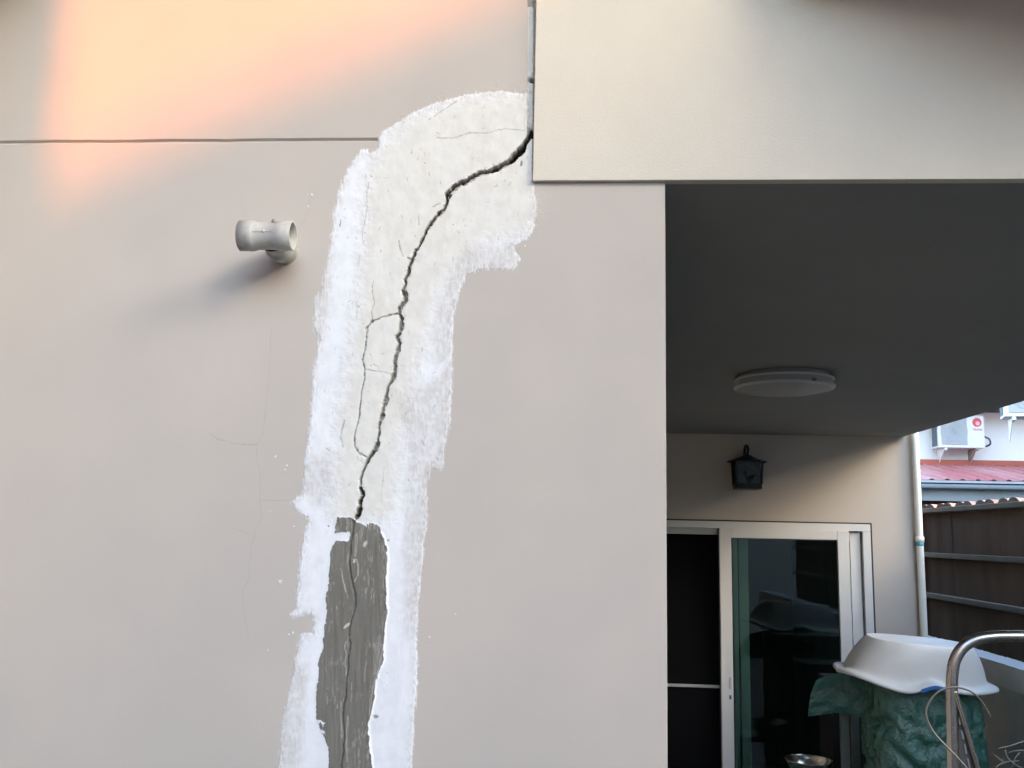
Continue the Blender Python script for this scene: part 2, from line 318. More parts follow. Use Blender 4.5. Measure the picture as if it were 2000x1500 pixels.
    h=h-.0016*sstep(.56,.66,fbm(x/2.4+5,y/2.4,3))*sstep(hw+5,hw,d)*(y<1012)
    h=h-dep
    # expansion joint beside the beam
    jl=1031+(y/350)*-.5+ (fbm(y/5,y*0,3)-.5)*4.5*(y>150)+(fbm(y/7+9,y*0,3)-.5)*1.
    jo=sstep(jl-.9,jl+.9,x)*(y<268+ (x-1030)*.3)
    fill=.0024+.002*(fbm(x/4,y/12,3)-.5)+.0045*((y<262)&(x>1041.-(fbm(y/9+4,y*0,3)-.45)*7))
    hole=np.exp(-(((x-1039)/6)**2+((y-155)/4)**2));fill=fill+.02*hole+.01*((y<12))+.02*sstep(245,265,y)
    h=np.where(jo>.01,h*(1-jo)-fill*jo,h)
    white=white*(1-jo);cream=np.maximum(cream,jo*.95)
    hair_shade=np.maximum(hair_shade*(1-jo),jo*(hole*.9+.28*sstep(.55,.75,fbm(x/5,y/9,3))*(y>150)))
    hair_shade=np.maximum(hair_shade,.55*jo*sstep(1040.6,1042.5,x+(fbm(y/6,y*0,3)-.5)*4))  # shade of the gap beside the beam, painted along the joint
    opj=jo*(y>=12);white=np.maximum(white,opj);opac=np.where(opj>.5,.8,opac);cav=np.maximum(cav,np.maximum(jo*(y<12)*.9,opj*.10))
    # dark line where the patch meets the beam
    k=sstep(1.6,.3,abs(x-1040.8-(fbm(y/6,y*0+3,3)-.5)*2))*(y>262)*(y<356);hair_shade=np.maximum(hair_shade,k*.75);h=h-k*.003
    H[ii]=h
    for n_,v in zip(('white','opac','cream','cement','scrape','hair','cavity','black'),(white,opac,cream,np.maximum(cem*(1-cemw),0),scr,hair_shade,cav,deep_shade)): A[n_][ii]=v
    # horizontal groove
    gz=onY(400,274.2,0)[2]
    gx=onY(737,272,0)[0];ge=sstep(gx+.001,gx-.003,X+(vnoise(Z*900,Z*0)-.5)*.004)
    dz=(gz+.0023+(fbm(X*14,X*0,2)-.5)*.0012)-Z    # distance below groove top
    prof=.0062*sstep(0,.0007,dz)*np.where(dz<.0037,1,np.clip(1-(dz-.0037)/.0042,0,1))
    H-=prof*ge
    # fine-adjust rows near the groove are shared with the fine grid; slight waviness of hand-floated render
    H+=.0007*(fbm(X*5,Z*5,3)-.5)*sstep(-1.5,-1.3,X)
    V=np.stack([X.ravel(),-H.ravel(),Z.ravel()],1).astype(np.float32)
    idx=np.arange(nx*nz).reshape(nz,nx)
    Q=np.stack([idx[:-1,:-1],idx[:-1,1:],idx[1:,1:],idx[1:,:-1]],-1).reshape(-1,4)
    fa=lambda k:(A[k].ravel()[Q].mean(1))
    cavf=(fa('cavity')>.5);cf=(fa('cement')>.5)&~cavf;wf=(fa('white')>.45)&~cf&~cavf
    cls=np.where(cavf,3,np.where(cf,2,np.where(wf,1,0)))
    for k,nm,lb in((0,'wall_face',None),(1,'white_filler','brushed white filler and primer'),(2,'cement_smear','grey cement smear'),(3,'crack','open dark crack')):
        q=Q[cls==k]
        if not len(q): continue
        us,inv=np.unique(q,return_inverse=True);me=bpy.data.meshes.new(nm)
        me.vertices.add(len(us));me.vertices.foreach_set('co',V[us].ravel())
        me.loops.add(q.size);me.loops.foreach_set('vertex_index',inv.ravel().astype(np.int32))
        me.polygons.add(len(q));me.polygons.foreach_set('loop_start',np.arange(0,q.size,4,dtype=np.int32))
        me.polygons.foreach_set('use_smooth',np.ones(len(q),bool));me.update(calc_edges=True)
        for a in A:
            t=me.attributes.new(a,'FLOAT','POINT');t.data.foreach_set('value',A[a].ravel()[us].astype(np.float32))
        me.materials.append(MWALL);o=bpy.data.objects.new(nm,me);COL.objects.link(o);o.parent=root;tag(o,lb)
    # the return of the wall into the porch
    MB().box(xc-.12,xc+.0015,.0015,4.5,-.1,2.735).build('wall_return',plain_wall('wall_paint_side',WALLC),root,bevel=.002)
    return root,xc
WROOT,XC=build_cracked_wall()
# ------------------------------------------------------------------ canopy (beam + ceiling)
ZC=2.737;XJ=onY(1043.3,200,-.011)[0];XR=2.178;YB=4.515
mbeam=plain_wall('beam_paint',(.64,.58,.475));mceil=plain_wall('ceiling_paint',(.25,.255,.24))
can=empty('porch_canopy',(1,0,ZC),'cream rendered beam across the top right with the dim flat porch ceiling behind it','canopy')
def child(o,p): o.parent=p;o.matrix_parent_inverse=Matrix.Translation(-Vector(p.location));return o
child(MB().box(XJ,XR,-.011,.012,ZC,3.75).build('beam',mbeam,None,bevel=.0015),can)
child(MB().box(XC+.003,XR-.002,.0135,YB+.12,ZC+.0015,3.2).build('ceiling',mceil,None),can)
# unseen eave, added to shade the upper right of the beam
mroof=mat('eave_board',(.42,.44,.45),.8,0,.06,5,.2,80)
eave=MB();ex0,ex1=.42,2.6
v=[(ex0,-.10,3.15),(.95,-.46,3.10),(ex1,-.7,3.10),(ex1,.3,3.10),(.95,.3,3.11),(ex0,.3,3.16)];v+=[(a,b,c+.08) for a,b,c in v]
eave.add(v,[(0,5,4,1),(1,4,3,2),(6,7,10,11),(7,8,9,10)]+[(i,(i+1)%6,(i+1)%6+6,i+6) for i in range(6)])
tag(eave.build('roof_eave',mroof),'sloping roof eave sheltering the cream beam','eave')
# ------------------------------------------------------------------ back wall with sliding door
bw=empty('porch_back_wall',(1.2,YB,0),'shaded beige wall at the back of the porch with a white framed sliding glass door','wall')
mback=plain_wall('back_wall_paint',WALLC)
dx0,dx1,dz1=.1,1.945,2.168
g=MB();g.box(XC-.1,dx0,YB,YB+.12,0,ZC);g.box(dx0,dx1,YB,YB+.12,dz1,ZC);g.box(dx1,2.255,YB,YB+.12,0,ZC+.9)
child(g.build('wall_panel',mback,None),bw)
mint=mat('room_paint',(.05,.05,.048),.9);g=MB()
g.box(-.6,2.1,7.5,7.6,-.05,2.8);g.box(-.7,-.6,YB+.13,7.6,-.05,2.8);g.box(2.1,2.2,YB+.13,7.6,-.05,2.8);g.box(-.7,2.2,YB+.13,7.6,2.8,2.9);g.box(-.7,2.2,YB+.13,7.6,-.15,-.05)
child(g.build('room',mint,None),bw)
mpvc=mat('white_pvc',(.62,.61,.58),.35,0,.03,4,0,0,.5)
mdark=mat('rubber_gasket',(.03,.03,.03),.7)
mscreen=mat('insect_screen',(.006,.006,.007),1,0,0,8,0,60,.05)
def bx(name,m,x0,x1,y0,y1,z0,z1,par,bev=.002):
    o=MB().box(x0,x1,y0,y1,z0,z1).build(name,m,None,bevel=bev);return o
door=empty('sliding_door',(0,0,0));child(door,bw)
def dsub(o): o.parent=door;return o
Y0=YB-.004
# outer frame
dsub(bx('frame_head',mpvc,dx0,dx1-.012,Y0-.006,Y0+.10,2.112,2.158,door))
dsub(bx('frame_jamb',mpvc,dx1-.062,dx1-.012,Y0-.005,Y0+.10,0,2.1115,door))
dsub(bx('shadow_gap',mdark,dx1-.0115,dx1,Y0+.001,Y0+.05,0,2.167,door,0));dsub(bx('shadow_gap',mdark,dx0,dx1-.012,Y0+.001,Y0+.05,2.1585,2.167,door,0))  # dark strips filling the frame gap, its shade given as colour
dsub(bx('track_strip',mpvc,dx0,.955,Y0+.035,Y0+.1,2.07,2.1115,door))
# fixed / rear leaf stiles seen at the right
dsub(bx('rear_stile',mpvc,1.806,1.873,Y0+.02,Y0+.055,.02,2.105,door))
dsub(bx('rear_rail',mpvc,1.04,1.8055,Y0+.022,Y0+.055,2.045,2.105,door))
# front leaf
leafY0,leafY1=Y0-.022,Y0+.016
dsub(bx('leaf_stile',mpvc,.958,1.034,leafY0,leafY1,.02,2.112,door,.003))
dsub(bx('leaf_stile',mpvc,1.716,1.790,leafY0,leafY1,.02,2.1115,door,.003))
dsub(bx('leaf_rail',mpvc,1.0345,1.7155,leafY0+.0005,leafY1,2.052,2.112,door,.003))
dsub(bx('leaf_rail',mpvc,1.0345,1.7155,leafY0+.0005,leafY1,.02,.10,door,.003))
gm=bpy.data.materials.new('tinted_glass');gm.use_nodes=True;gn=gm.node_tree;B=gn.nodes['Principled BSDF']
B.inputs['Base Color'].default_value=(.30,.46,.40,1);B.inputs['Roughness'].default_value=.015;B.inputs['Transmission Weight'].default_value=1;B.inputs['IOR'].default_value=1.5
gno=gn.nodes.new('ShaderNodeTexNoise');gno.inputs['Scale'].default_value=3;gb=gn.nodes.new('ShaderNodeBump');gb.inputs['Strength'].default_value=.05;gb.inputs['Distance'].default_value=.01
gn.links.new(gno.outputs['Fac'],gb.inputs['Height']);gn.links.new(gb.outputs[0],B.inputs['Normal'])
dsub(bx('pane',gm,1.0345,1.7155,Y0-.005,Y0+.001,.1005,2.0515,door,0))
# stiles of the inner leaf seen through the tinted pane
dsub(bx('inner_stile',mpvc,1.055,1.082,Y0+.03,Y0+.07,.02,2.05,door))
dsub(bx('inner_stile',mpvc,1.092,1.150,Y0+.03,Y0+.06,.02,2.05,door))
# dark screen leaf at left with its light bar
dsub(bx('screen_mesh',mscreen,dx0,.957,Y0+.062,Y0+.066,.02,2.07,door,0))
dsub(bx('screen_bar',mat('bar_grey',(.35,.35,.34),.5),dx0,.957,Y0+.045,Y0+.061,1.090,1.108,door))
dsub(bx('handle',mat('handle_pvc',(.45,.45,.44),.4),1.008,1.024,leafY0-.005,leafY0-.0005,1.10,1.17,door,.003))
dsub(bx('keyhole',mat('lock_grey',(.12,.12,.12),.4,.6),1.006,1.020,leafY0-.003,leafY0-.0005,1.035,1.06,door,0))
# ------------------------------------------------------------------ ground, floor
mg=mat('ground_dark',(.05,.047,.042),.95,0,.2,3,.4,30)
o=MB().add([(-150,-150,-.02),(150,-150,-.02),(150,150,-.02),(-150,150,-.02)],[(0,1,2,3)]).build('ground',mg);tag(o,kind='structure')
o=MB().box(XC,2.26,.16,YB,-.018,.0).build('porch_floor',mat('floor_tile',(.07,.065,.06),.4,0,.06,3));tag(o,kind='structure')
# ------------------------------------------------------------------ downpipe
p=onY(1783,880,YB-.035);xp=2.234
dp=empty('downpipe',(xp,YB-.032,0),'cream downpipe with blue tape at the end of the porch back wall','pipe')
mp_=mat('cream_pipe',(.80,.77,.66),.5,0,.04,6)
child(MB().lathe([(.023,0),(.023,3.55)],(xp,YB-.032,0),n=24).build('pipe',mp_,None),dp)
zt=onY(1790,1055,YB-.03)[2]
child(MB().lathe([(.023,zt-.012),(.0275,zt-.010),(.028,zt+.02),(.023,zt+.024)],(xp,YB-.032,0),n=24).build('coupling',mp_,None),dp)
child(MB().lathe([(.024,zt-.036),(.025,zt-.034),(.025,zt-.014),(.024,zt-.0125)],(xp,YB-.032,0),n=24).build('blue_tape',mat('blue_tape',(.10,.33,.42),.5,0,.2,60),None),dp)
# ------------------------------------------------------------------ PVC tee on the wall
YT=-.108
a=onY(470,461,YT);b=onY(573,461,YT);zc_=(a[2]+b[2])/2;c0=onY(541,461,YT)[0]
x0,x1=a[0],b[0]
mt=mat('dirty_white_pvc',(.46,.44,.39),.5,0,.10,40,.12,60,.4,col2=(.34,.315,.27),mix_lo=.52,mix_hi=.75)
tee=empty('pipe_fitting',(c0,0,zc_),'short dirty white plastic pipe tee sticking out of the beige wall','pipe fitting')
R=.0275
prof=[(R-.004,.0015),(R+.001,0),(R+.0012,.026),(R+.0005,.029),(R-.0014,.0315),(R-.0014,x1-x0-.030),(R+.0003,x1-x0-.028),(R+.0003,x1-x0-.001),(R-.001,x1-x0),(R-.0042,x1-x0),(R-.0046,x1-x0-.035),(R-.0050,x1-x0-.06),(R-.005,.004),(R-.004,.0015)]
child(MB().lathe(prof,(x0,YT,zc_),(1,0,0),n=56).build('tee_body',mt,None),tee)
cd_=x1-.047
child(MB().lathe([(R-.003,.02),(R-.003,.058),(R+.0005,.0595),(R+.001,.078),(R-.001,.080),(R-.0045,.0815),(R-.0045,.108)],(cd_,YT,zc_),(0,1,0),n=48).build('branch_socket',mt,None),tee)
child(MB().box(x0+.030,x1-.032,YT-R-.0000,YT-R+.004,zc_-.0004,zc_+.0004).build('mould_seam',mt,None),tee)
child(MB().lathe([(0.0001,-.0022),(.003,-.001),(.0036,.002),(.0030,.005)],(x0+.052,YT-R+.0015,zc_+.0012),(0,1,0),n=16).build('mould_seam',mt,None),tee)
child(MB().lathe([(0.0001,.002),(.0035,.0012),(.0045,-.001),(.0045,-.004)],(x1-.035,YT-.012,zc_+R-.001),(0,0,1),n=16).build('screw_cap',mat('screw_grey',(.22,.21,.2),.5,.4),None),tee)
g=MB()
for k in range(24):
    an=math.radians(20+k*13);g.bar((x1-.029,YT-math.cos(an)*(R-.0016),zc_+math.sin(an)*(R-.0016)),(x1-.029,YT-math.cos(an+.2)*(R-.0016),zc_+math.sin(an+.2)*(R-.0016)),.0018+.001*random.random(),.0016,(1,0,0))
child(g.build('glue_line',mt,None),tee)
# ------------------------------------------------------------------ ceiling light
pc=(.885,2.20);RL=.208
clt=empty('ceiling_light',(pc[0],pc[1],ZC),'round ribbed white ceiling light on the porch ceiling','ceiling light')
ml=mat('lamp_plastic',(.36,.36,.36),.5,0,.05,20)
ml2=mat('lamp_ring',(.50,.49,.46),.4,0,.05,20)
def lt(prof,nm,m): return child(MB().lathe(prof,(pc[0],pc[1],ZC),(0,0,-1),n=72).build(nm,m,None),clt)
lt([(RL-.022,.0),(RL-.020,.014),(RL-.012,.016)],'base',ml)
lt([(RL-.014,.0145),(RL-.004,.016),(RL-.002,.022),(RL-.008,.027)],'upper_ring',ml2)
lt([(RL-.010,.026),(RL-.010,.046)],'side_band',ml)
lt([(RL-.010,.0455),(RL-.001,.047),(RL,.054),(RL-.006,.060),(RL-.014,.061)],'lower_ring',ml2)
lt([(RL-.016,.0595),(RL-.05,.069),(RL-.12,.0775),(.0001,.080)],'diffuser',ml)
child(MB().box(pc[0]+.07,pc[0]+.082,pc[1]-RL-.004,pc[1]-RL+.014,ZC-.056,ZC-.044).build('clip',mat('clip_dark',(.15,.15,.15),.5),None),clt)
# ------------------------------------------------------------------ wall lantern
LY=YB-.115;pl=onY(1459,915,LY);lx,lz=pl[0],pl[2]
lan=empty('wall_lantern',(lx,YB,lz),'small black metal lantern hanging on the shaded porch back wall','lantern')
mb=mat('lantern_black',(.012,.018,.018),.45,.3);mgl=mat('lantern_pane',(.04,.05,.05),.25,0,.1,30)
s=.082
g=MB();n=8
prof=[(.128,-.002),(.130,.004),(.09,.014),(.052,.030),(.022,.046),(.012,.052)]
g.lathe([(.118,-.004)]+prof,(lx,LY,lz+.042),n=24,smooth=False);child(g.build('cap',mb,None),lan)
for i,(sx,sy) in enumerate(((-1,-1),(1,-1),(1,1),(-1,1))):
    child(MB().bar((lx+sx*s*.93,LY+sy*s*.93,lz-.105),(lx+sx*s,LY+sy*s,lz+.045),.013,.013,(0,1,0)).build('corner_post',mb,None),lan)
g=MB().box(lx-s*.97,lx+s*.97,LY-s*.97,LY+s*.97,lz-.135,lz-.100);child(g.build('base',mb,None,bevel=.004),lan)
for nm,(ax,ay,bx_,by_) in (('pane',(-1,-1,1,-1)),('pane',(-1,1,-1,-1)),('pane',(1,-1,1,1))):
    child(MB().bar((lx+ax*s*.86,LY+ay*s*.86,lz-.03),(lx+bx_*s*.86,LY+by_*s*.86,lz-.03),.004,.14).build(nm,mgl,None),lan)
g=MB()
for sx,dx_,hh in((-.02,.0,.055),(.018,.006,.035),(.0,-.01,.02)):
    g.tube([(lx+sx*.5,LY-s-.001,lz-.10),(lx+sx+dx_,LY-s-.001,lz-.06),(lx+sx*1.3,LY-s-.001,lz-.09+hh)],.0025,6)
    for k in range(6):
        a_=k*math.pi/3;g.bar((lx+sx*1.3,LY-s-.002,lz-.09+hh),(lx+sx*1.3+.016*math.cos(a_),LY-s-.002,lz-.09+hh+.014*math.sin(a_)),.007,.003,(0,1,0))
child(g.build('flower_cutout',mb,None),lan)
g=MB().tube(catmull([(lx,YB,lz+.03),(lx-.0,YB-.03,lz+.10),(lx-.002,YB-.075,lz+.145),(lx+.0,LY-.0,lz+.150),(lx+.006,LY-.02,lz+.125),(lx+.004,LY,lz+.092)],6),.0085,10);child(g.build('hanging_arm',mb,None),lan)
# ------------------------------------------------------------------ parapet, fence, tiles
XP=2.262;mpar=mat('parapet_paint',(.56,.58,.545),.85,0,.08,4,.3,90,col2=(.47,.49,.455));mcop=mat('coping_paint',(.52,.55,.58),.8,0,.06,9,.3,60)
par=empty('parapet_wall',(XP,3,0),'low painted parapet wall with pale coping behind the green tarpaulin','wall')
child(MB().box(XP+.014,2.40,-.9,YB+.4,0,1.302).build('wall_body',mpar,None),par)
child(MB().box(XP,2.412,-.9,YB+.4,1.3035,1.4245).build('coping_face',mat('coping_face',(.60,.62,.60),.85,0,.06,6,.2,80),None,bevel=.004),par)
# coping top sheet with a rough edge
g=MB();N=220;ys=np.linspace(-.9,YB+.4,N)
v=[];
for y_ in ys:
    j=.006*(fbm(np.array([y_*25]),np.array([1.]))[0]-.5);k=.010*(fbm(np.array([y_*30]),np.array([5.]))[0]-.5)
    v+=[(XP-.002+j,y_,1.429+j*.4),(2.413+k,y_,1.430+k*.6),(XP-.002+j,y_,1.423),(2.413+k,y_,1.423)]
f=[];
for i in range(N-1): a_=i*4;f+=[(a_,a_+4,a_+5,a_+1),(a_,a_+2,a_+6,a_+4),(a_+1,a_+5,a_+7,a_+3)]
child(g.add(v,f).build('coping_top',mcop,None),par)
XF=2.72;FY1=5.85
fen=empty('sheet_fence',(XF,3,0),'brown sheet fence with dark grey steel rails beside the porch','fence')
mrail=mat('rail_steel',(.052,.060,.068),.5,.3,.15,12);mpan=mat('brown_sheet',(.072,.045,.030),.75,0,.18,6,.1,20,.3,stretch=(1,1,.3))
mcon=mat('fence_base_concrete',(.10,.10,.095),.9,0,.2,12,.5,60)
zr=[2.290,1.957,1.655]
child(MB().box(XF-.02,XF+.09,-1,FY1,0,1.33).build('base_wall',mcon,None),fen)
for z_,h_ in zip(zr,(.035,.035,.035)):
    child(MB().box(XF-.035,XF+.02,-1,FY1,z_-h_/2,z_+h_/2).build('rail',mrail,None,bevel=.003),fen)
for y_ in (FY1-.02,3.1,.4): child(MB().box(XF-.024,XF+.03,y_-.03,y_+.03,1.335,2.270).build('post',mat('post_dark',(.02,.02,.022),.6) if y_>5 else mrail,None),fen)
edges=np.arange(-1,FY1,.62)
for k,y_ in enumerate(edges):
    for zi,(zl,zh) in enumerate(((1.335,1.636),(1.676,1.938),(1.976,2.270))):
        y2=min(y_+.617,FY1-.055);g=MB();v=[];m_=14
        for i in range(m_+1):
            yy=y_+(y2-y_)*i/m_;xx=XF+.0012*math.sin(i*.9+k*2.1+zi)
            v+=[(xx,yy,zl),(xx,yy,zh),(xx+.003,yy,zl),(xx+.003,yy,zh)]
        f=[]
        for i in range(m_): a_=i*4;f+=[(a_,a_+1,a_+5,a_+4),(a_+2,a_+6,a_+7,a_+3),(a_+1,a_+3,a_+7,a_+5)]
        child(g.add(v,f).build('sheet_panel',mpan,None),fen)
# barrel tiles whose round ends show above the fence
XT=2.80
rt=empty('tile_roof_edge',(XT+.3,4,2.3),'row of rounded terracotta tile ends showing just above the fence top','roof tiles')
mtile=mat('terracotta',(.34,.19,.14),.8,0,.25,14,.3,60,col2=(.42,.31,.25));mte=mat('terracotta_end',(.12,.085,.06),.9,0,.3,20)  # tile ends and bed use a darker terracotta with shade in its colour
tp=[(1808,996,4.3),(1819,996,4.6),(1840.5,994,6),(1853,993.5,6.3),(1877.5,992,7.2),(1892,991.5,7.8),(1918,989.5,8.2),(1935,988.5,9),(1963,986.5,9.5),(1983,985.5,10.5)]
def onX(x,y,Xp):
    d=ray(x,y);return CAM+d*(Xp/d[0])
tl=[]
for (tx,ty,tr) in tp:
    q=onX(tx,ty,XT);tl.append((q[1],q[2]))
yy=[t[0] for t in tl];ex=[yy[-1]-.30*(i//2+1)-.11*(i%2) for i in range(10)]
for y_ in yy+ex:
    g=MB();n_=12;r_=.037;ax=Vector((.76,.65,0));sd_=Vector((.65,-.76,0));v=[]
    for L_ in(0,.26):
        for k in range(n_+1):
            a_=math.pi*k/n_;v.append(Vector((XT-.01,y_,2.306))+ax*L_+sd_*(r_*math.cos(a_))+Vector((0,0,r_*1.12*math.sin(a_))))
    f=[(k,k+1,n_+1+k+1,n_+1+k) for k in range(n_)]
    g.add(v,f,True);o=g.build('tile',mtile,None);child(o,rt)
    e=MB().add([v[k] for k in range(n_+1)],[tuple(range(n_+1))[::-1]]).build('tile_end',mte,None);e.parent=o;e.matrix_parent_inverse=o.matrix_parent_inverse.copy() if False else Matrix.Identity(4)
child(MB().box(XT+.06,XT+.3,-1,6.8,2.20,2.292).build('tile_bed',mte,None),rt)
# ------------------------------------------------------------------ neighbour's house
YN=13.0
nh=empty('neighbour_house',(7,YN,0),'white neighbouring house with red metal lean-to roof and grey gutter beyond the fence','house')
mwh=mat('house_white',(.80,.81,.82),.8,0,.02,1,.1,60);mred=mat('red_metal_sheet',(.40,.12,.12),.45,0,.15,1.3,0,0,.5,col2=(.50,.27,.27),stretch=(1,.3,1));mfl=mat('red_flashing',(.38,.09,.06),.5,0,.15,2)
mgut=mat('gutter_grey',(.20,.23,.26),.5,0,.08,2);mfas=mat('fascia_grey',(.27,.30,.33),.6,0,.12,1.5);mdk=mat('dark_void',(.035,.02,.018),.9)
zw=onY(1900,900,YN)[2]
child(MB().box(3.0,16,YN,YN+6,0,5.2).build('wall',mwh,None),nh)
ze=onY(1965,797,YN-.55)[2];child(MB().box(3.0,16,YN-.55,YN+6.5,ze,ze+.2).build('eave',mat('eave_dark',(.05,.065,.07),.7),None),nh)
zl=onY(1965,806,YN)[2];child(MB().box(3.0,16,YN-.03,YN-.001,zl-.02,zl+.04).build('cornice',mwh,None),nh)
YE=11.0;z1=onY(1900,910,YN-.12)[2];z0=onY(1900,938.5,YE)[2]
lean=child(MB().box(3,16,YE+.02,YE+.05,z0-.05,z0-.045).build('roof_frame',mgut,None),nh)
child(MB().box(2.98,16,YN-.13,YN-.001,z1-.02,zw).build('flashing',mfl,None),nh)
x_=3.0;i=0
while x_<11:      # each trapezoid sheet is its own piece
    g=MB();v=[];n_=8;w_=.8;rib=.018
    for i_ in range(n_+1):
        for (yy_,zz_) in((YE,z0),(YN-.131,z1)):
            for t_ in(0,.3,.5,.8):
                pass
    pts=[]
    for k in range(4):
        b_=x_+k*w_/4;pts+=[(b_,0),(b_+.13,0),(b_+.145,rib),(b_+.185,rib)]
    pts.append((x_+w_-.001,0))
    v=[(px_,YE,z0+h_) for px_,h_ in pts]+[(px_,YN-.131,z1+h_) for px_,h_ in pts];m_=len(pts)
    child(g.add(v,[(k,k+1,m_+k+1,m_+k) for k in range(m_-1)]).build('roof_sheet',mred,None),nh)
    for k in range(4): child(MB().lathe([(.0001,.012),(.012,.008),(.012,0)],(x_+.165+k*.2,YN-.28,z1-.03+rib),n=8).build('roof_screw',mdk,None),nh)
    x_+=w_
zg=[onY(1900,q,YE-.12)[2] for q in(939.5,943.8,946.3,955.5)]
gut=child(MB().box(3,16,YE-.14,YE+.0,zg[3],zg[2]).build('gutter',mgut,None,bevel=.02),nh)
child(MB().box(3,16,YE-.145,YE-.12,zg[1],zg[0]).build('gutter_lip',mat('gutter_lip',(.42,.44,.48),.5),None),nh)
child(MB().box(3,16,YE-.10,YE+.0,zg[2]+.001,zg[1]).build('gutter_inside',mdk,None),nh)
for bx_ in (1811,1891,1969):
    q=onY(bx_,945,YE-.15);o=MB().box(q[0]-.012,q[0]+.012,YE-.16,YE-.141,zg[3],zg[0]+.03).build('gutter_bracket',mat('bracket_dark',(.10,.11,.13),.5),None);o.parent=gut;o.matrix_parent_inverse=Matrix.Translation(-Vector(nh.location))
zf=onY(1900,979.5,YE)[2]
child(MB().box(3,16,YE+.003,YE+.03,zf,zg[3]+.03).build('fascia',mfas,None),nh)
child(MB().box(3,16,YE+.15,YE+.25,0,zf+.02).build('lean_to_wall',mdk,None),nh)
# ------------------------------------------------------------------ air conditioners
mac=mat('ac_white',(.66,.68,.71),.45,0,.03,3);mgr=mat('ac_grille',(.36,.39,.41),.6,0,.06,6);mfin=mat('ac_fins',(.10,.14,.17),.6,.3);mbk=mat('ac_bracket',(.55,.55,.56),.5,0,.2,9);mrust=mat('rusty_bracket',(.20,.12,.08),.9,0,.3,30,col2=(.45,.42,.40))
mlogo=mat('logo_red',(.62,.07,.09),.5);mlg2=mat('logo_pale',(.75,.42,.42),.5)
def ac(loc,w,h,d,rz,label,logo=True,group=None):
    r=empty('air_conditioner',loc,label,'air conditioner',group,rz)
    P=lambda o:setattr(o,'parent',r) or o
    P(MB().box(0,w,-d,0,0,h).build('casing',mac,None,bevel=.012))
    P(MB().box(.05*w/.8,w*.62,-d-.008,-d-.001,.045,h-.03).build('fan_grille',mgr,None,bevel=.004))
    g=MB()
    for k in range(16):
        a_=2*math.pi*k/16;g.bar((w*.335,-d-.011,h*.5),(w*.335+.20*math.cos(a_),-d-.011,h*.5+.20*math.sin(a_)),.004,.003,(0,1,0))
    for rr in(.05,.1,.15,.2):
        for k in range(32):
            a_=2*math.pi*k/32;b_=2*math.pi*(k+1)/32;g.bar((w*.335+rr*math.cos(a_),-d-.013,h*.5+rr*math.sin(a_)),(w*.335+rr*math.cos(b_),-d-.013,h*.5+rr*math.sin(b_)),.004,.003,(0,1,0))
    P(g.build('fan_guard',mgr,None))
    P(MB().box(-.006,-.001,-d+.05,-.05,.03,h-.03).build('coil_fins',mfin,None))
    P(MB().box(w*.72,w*.94,-d-.004,-d-.001,.08,h*.46).build('service_panel',mac,None,bevel=.0015))
    for x_,m_ in((.08,mbk),(w-.14,mrust)):
        g=MB();g.box(x_,x_+.04,-d-.01,0,-.04,-.002)
        g.add([(x_,-d+.02,-.04),(x_,-.02,-.26),(x_,-.0,-.26),(x_,0,-.04),(x_+.006,-d+.02,-.04),(x_+.006,-.02,-.26),(x_+.006,0,-.26),(x_+.006,0,-.04)],[(0,3,2,1),(4,5,6,7),(0,1,5,4),(1,2,6,5),(3,0,4,7)])
        P(g.build('bracket',m_,None,label='rusty stained bracket' if m_ is mrust else None))
    if logo:
        lc=(w*.845,-d-.0045,h*.78)
        P(MB().lathe([(.0001,.002),(.066,.002),(.068,0)],lc,(0,-1,0),n=32,smooth=False).build('logo_disc',mlogo,None))
        P(MB().lathe([(.0001,.0035),(.03,.0035),(.031,.002)],(lc[0]+.008,lc[1],lc[2]-.016),(0,-1,0),n=20,smooth=False).build('logo_mark',mlg2,None))
        cu=bpy.data.curves.new('txt','FONT');cu.body='TRANE';cu.size=.046;cu.align_x='CENTER';cu.extrude=.0008
        to=bpy.data.objects.new('tmp',cu);COL.objects.link(to);dg=bpy.context.evaluated_depsgraph_get();dg.update()
        me=bpy.data.meshes.new_from_object(to.evaluated_get(dg));bpy.data.objects.remove(to)
        me.materials.clear();me.materials.append(mlogo);t=bpy.data.objects.new('brand_lettering',me);COL.objects.link(t);t.parent=r
        t.rotation_euler=(math.pi/2,0,0);t.location=(w*.845,-d-.006,h*.78-.125)
    return r
q=onY(1834,874,YN-.36);q2=onY(1925,876,YN-.36)
ac((q[0],YN-.06,q[2]),q2[0]-q[0],.50,.30,0,'white air conditioner with a round red logo on the white house wall')
q=onY(1981,813,9.0)
ac((q[0],9.35,q[2]),.82,.56,.30,math.radians(-16),'white air conditioner cut off by the right edge, just under the canopy',False)
# hose by the first unit
q=onY(1927,858,YN-.2);g=MB().tube(catmull([(q[0]-.03,YN-.2,q[2]+.04),(q[0]+.03,YN-.22,q[2]),(q[0]+.05,YN-.2,q[2]-.07),(q[0]+.03,YN-.1,q[2]-.1)],5),.014,8)
tag(g.build('drain_hose',mfin),'short dark hose curling out of the right side of the logo air conditioner','hose')
